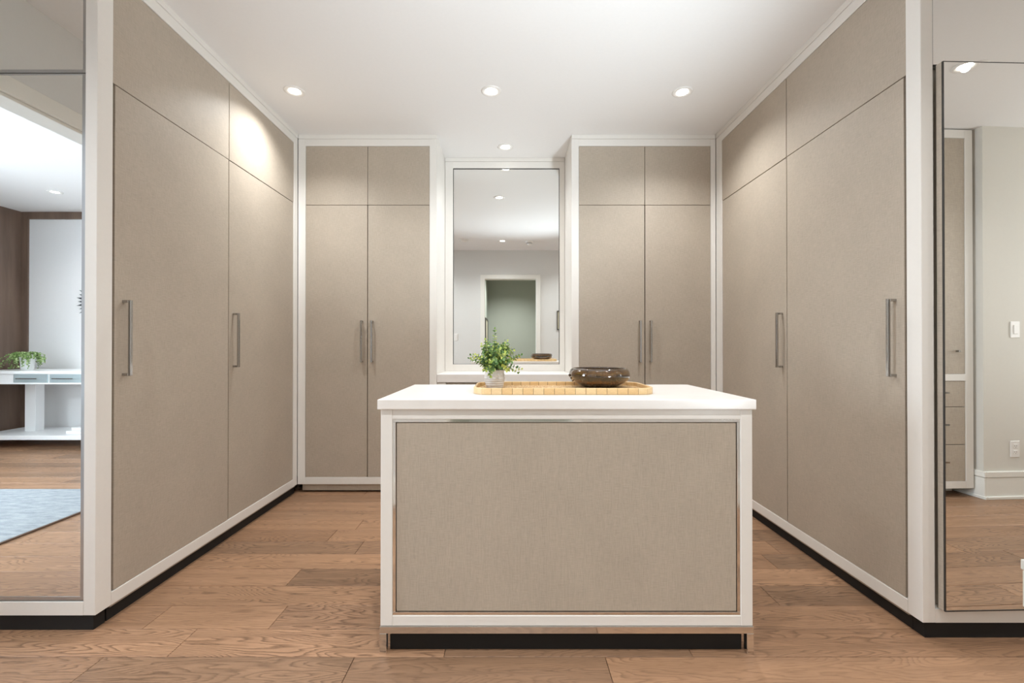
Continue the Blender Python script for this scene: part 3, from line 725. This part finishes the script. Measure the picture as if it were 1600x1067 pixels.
# drawer cabinet of the side passage (reflected in the right door)
t = thing('drawer_cabinet', 'tall white cabinet with taupe door and three drawers reflected in the right mirrored door', 'cabinet', (3.16, -0.15, 0))
f_ = 0.165
part('carcass', 'carcass_brown', t, [(2.77, 3.483, -0.44, f_-0.026, ZB+0.004, ZR)], 0)
part('stile', 'white_lacquer', t, [(3.434, 3.495, f_-0.024, f_, ZB, 2.69)])
part('stile', 'white_lacquer', t, [(2.76, 2.815, f_-0.024, f_, ZB, 2.69)])
part('rail', 'white_lacquer', t, [(2.815, 3.434, f_-0.024, f_, ZB, ZD)])
part('rail', 'white_lacquer', t, [(2.815, 3.434, f_-0.024, f_, ZT+0.015, 2.69)])
part('shelf_rail', 'white_lacquer', t, [(2.815, 3.434, f_-0.024, f_+0.002, 0.85, 0.90)])
part('side_panel', 'white_lacquer', t, [(3.484, 3.494, -0.44, f_-0.0245, ZB, 2.69)], 0)
part('toe_kick', 'trim_paint', t, [(2.77, 3.483, -0.44, 0.02, 0, ZB)], 0)
dn = part('door', 'linen_taupe', t, [(2.817, 3.432, f_-0.021, f_-0.003, 0.902, ZT+0.013)])
part('knob', 'nickel', dn, [(3.36, 3.375, f_-0.003, f_+0.02, 1.06, 1.074)])
for za, zb in ((0.662, 0.848), (0.386, 0.658), (0.118, 0.382)):
    d_ = part('drawer', 'linen_taupe', t, [(2.817, 3.432, f_-0.021, f_-0.003, za, zb)])
    zc = (za+zb)/2+0.01
    part('handle', 'nickel', d_, [(2.9, 3.285, f_+0.014, f_+0.022, zc-0.005, zc+0.005), (2.95, 2.96, f_-0.003, f_+0.015, zc-0.005, zc+0.005), (3.26, 3.27, f_-0.003, f_+0.015, zc-0.005, zc+0.005)], 0)

# bedroom: console, trailing plant, rug, wall art
m = mat('drawer_mirror', (0.62, 0.76, 0.80), 0.12, 0.6); M['drawer_mirror'] = m
cy0, cy1 = -1.84, -1.322
t = thing('console_table', 'white console table with pale blue glass drawers reflected in the left mirrored door', 'table', (-4.7, (cy0+cy1)/2, 0))
part('table_top', 'console_white', t, [(-5.75, -3.6, cy0, cy1, 0.805, 0.835)], 0.002)
part('apron', 'console_white', t, [(-5.74, -3.61, cy0+0.01, cy1-0.014, 0.695, 0.805)], 0.001)
part('rail', 'console_white', t, [(-5.74, -3.61, cy1-0.014, cy1-0.004, 0.695, 0.710)], 0.001)
part('shelf', 'console_white', t, [(-5.75, -3.6, cy0, cy1, 0.10, 0.145)], 0.002)
xs = [-5.33, -4.945, -4.56, -4.175, -3.79]
for a, b in zip(xs, xs[1:]):
    d_ = part('drawer', 'drawer_mirror', t, [(a+0.018, b-0.004, cy1-0.0135, cy1-0.002, 0.713, 0.800)], 0.001)
    xm = (a+b)/2
    part('handle', 'nickel', d_, [(xm-0.13, xm+0.09, cy1+0.012, cy1+0.02, 0.752, 0.760), (xm-0.10, xm-0.09, cy1-0.003, cy1+0.013, 0.752, 0.760), (xm+0.06, xm+0.07, cy1-0.003, cy1+0.013, 0.752, 0.760)], 0)
for xa, ya, yb, z0, z1 in ((-5.46, -1.68, -1.58, 0.145, 0.695), (-3.8, -1.68, -1.58, 0.145, 0.695)):
    part('support', 'console_white', t, [(xa, xa+0.12, ya, yb, z0, z1)], 0.002)
for xa in (-5.7, -3.7):
    for ya in (cy0+0.03, cy1-0.09):
        part('foot', 'brown_wood', t, [(xa, xa+0.05, ya, ya+0.05, 0, 0.10)], 0.002)
t = thing('storage_box', 'lower flat white box on the bottom console shelf at the left mirror edge', 'box', (-4.70, -1.52, 0.1455), 'white boxes on the console shelf')
part('box_body', 'console_white', t, [(-4.84, -4.55, -1.62, -1.42, 0.1455, 0.170)], 0.002)
part('lid', 'console_white', t, [(-4.842, -4.548, -1.622, -1.418, 0.170, 0.178)], 0.002)
t = thing('storage_box', 'small white box lying on top of a flat box on the bottom console shelf', 'box', (-4.68, -1.52, 0.1785), 'white boxes on the console shelf')
part('box_body', 'console_white', t, [(-4.80, -4.56, -1.60, -1.44, 0.1785, 0.204)], 0.002)
part('lid', 'console_white', t, [(-4.802, -4.558, -1.602, -1.438, 0.204, 0.212)], 0.002)
m = mat('pearl_leaf', (0.2, 0.3, 0.1), 0.5); gi = N(m, 'ShaderNodeNewGeometry')
L(m, ramp(m, gi.outputs['Random Per Island'], [(0.0, (0.12, 0.22, 0.05)), (0.5, (0.25, 0.40, 0.12)), (1.0, (0.50, 0.60, 0.30))]).outputs['Color'], bsdf(m).inputs['Base Color']); M['pearl_leaf'] = m
qx, qy, qz = -5.40, -1.55, 0.835
t = thing('trailing_plant', 'trailing green plant in a pale pot on the console, reflected in the left mirrored door', 'plant', (qx, qy, qz))
bm = bm_new(); lathe(bm, [(0.0, qz), (0.050, qz), (0.054, qz+0.004), (0.064, qz+0.14), (0.067, qz+0.175), (0.060, qz+0.175), (0.057, qz+0.155), (0.0, qz+0.155)], 32, qx, qy)
obj('pot', bm, 'bedroom_white', t, smooth=True)
bms, bml = bm_new(), bm_new(); rq = random.Random(9)
for k in range(46):
    a = rq.uniform(0, 2*math.pi); ro = rq.uniform(0.085, 0.15); drop = rq.uniform(0.02, 0.16)
    if k < 6: a = R(180+rq.uniform(-25, 25)); ro = rq.uniform(0.25, 0.42); drop = 0.17
    pts = []
    for q in range(10):
        f_ = q/9; rr_ = ro*math.sin(min(1, f_*1.5)*math.pi/2) if k >= 6 else ro*f_
        zz = qz + 0.165 + 0.035*math.sin(min(1, f_*2)*math.pi/2) - (drop+0.025)*max(0, f_-0.3)/0.7
        pts.append(Vector((qx+rr_*math.cos(a), qy+rr_*math.sin(a), max(qz+0.008, zz))))
    tube(bms, pts, 0.002, 0.001, 4)
    for q in range(26):
        f_ = (q+1)/26; i = min(8, int(f_*9)); c = pts[i].lerp(pts[i+1], f_*9-i)
        if c.z < qz+0.016: c.z = qz+0.016
        leaf(bml, c, Vector((rq.uniform(-1, 1), rq.uniform(-1, 1), rq.uniform(-0.1, 0.8))), Vector((rq.uniform(-1, 1), rq.uniform(-1, 1), 0.3)), rq.uniform(0.013, 0.022))
o = obj('stem', bms, 'stem_green', t); o['kind'] = 'stuff'
o = obj('leaf', bml, 'pearl_leaf', t, recalc=False); o['kind'] = 'stuff'

m = mat('rug_pile', (0.42, 0.47, 0.52), 0.95, 0, 0.1); co = objco(m)
f1 = noise(m, co, (9, 30, 1), 5, 0.7); f2 = noise(m, co, (300, 300, 1), 2)
c1 = ramp(m, f1, [(0.3, (0.25, 0.28, 0.31)), (0.55, (0.37, 0.40, 0.42)), (0.75, (0.46, 0.48, 0.49))])
c2 = ramp(m, f2, [(0.3, (0.82, 0.82, 0.82)), (0.7, (1.1, 1.1, 1.1))])
L(m, mixc(m, 'MULTIPLY', 1.0, c1.outputs['Color'], c2.outputs['Color']), bsdf(m).inputs['Base Color'])
bump(m, f2, 0.8, 0.004); M['rug_pile'] = m
M['rug_binding'] = mat('rug_binding', (0.12, 0.07, 0.045), 0.8)
t = thing('rug', 'pale blue-grey rug with thin dark binding reflected in the left mirrored door', 'rug', (-4.2, 1.2, 0))
part('pile', 'rug_pile', t, [(-5.6, -2.845, 0.055, 2.6, 0.0005, 0.012)], 0.002)
part('binding', 'rug_binding', t, [(-2.845, -2.833, 0.045, 2.61, 0.0005, 0.010), (-5.61, -2.845, 0.045, 0.055, 0.0005, 0.010), (-5.61, -2.845, 2.6, 2.61, 0.0005, 0.010), (-5.61, -5.6, 0.055, 2.6, 0.0005, 0.010)], 0.001)

M['art_leaf'] = mat('art_leaf', (0.06, 0.075, 0.08), 0.45, 0.3)
ax, az, ay = -4.885, 1.63, -1.889
t = thing('wall_ornament', 'dark round feathered wall ornament above the console, its edge reflected in the left mirrored door', 'ornament', (ax, ay, az))
bm = bm_new(); bmesh.ops.create_cone(bm, cap_ends=True, segments=32, radius1=0.11, radius2=0.10, depth=0.02, matrix=Matrix.Translation((ax, ay+0.012, az)) @ Matrix.Rotation(R(-90), 4, 'X'))
obj('hub', bm, 'art_leaf', t)
for k in range(36):
    a = 2*math.pi*k/36; rr_ = 0.26 + 0.015*(k % 2)
    bm = bm_new(); u = Vector((math.cos(a), 0, math.sin(a))); v = Vector((-math.sin(a), 0, math.cos(a))); n_ = Vector((0, 1, 0))
    c = Vector((ax, ay+0.014+0.005*(k % 2), az))
    pr = [(0.09, 0.006), (0.15, 0.016), (0.21, 0.013), (rr_, 0.001)]
    A = [bm.verts.new(c+u*r_q+v*w_) for r_q, w_ in pr]; B = [bm.verts.new(c+u*r_q-v*w_) for r_q, w_ in pr]; Mi = [bm.verts.new(c+u*r_q+n_*0.006) for r_q, w_ in pr]; Bk = [bm.verts.new(c+u*r_q-n_*0.002) for r_q, w_ in pr]
    for i in range(3):
        for P_, Q_ in ((A, Mi), (Mi, B), (B, Bk), (Bk, A)): bm.faces.new((P_[i], P_[i+1], Q_[i+1], Q_[i]))
    obj('feather', bm, 'art_leaf', t)
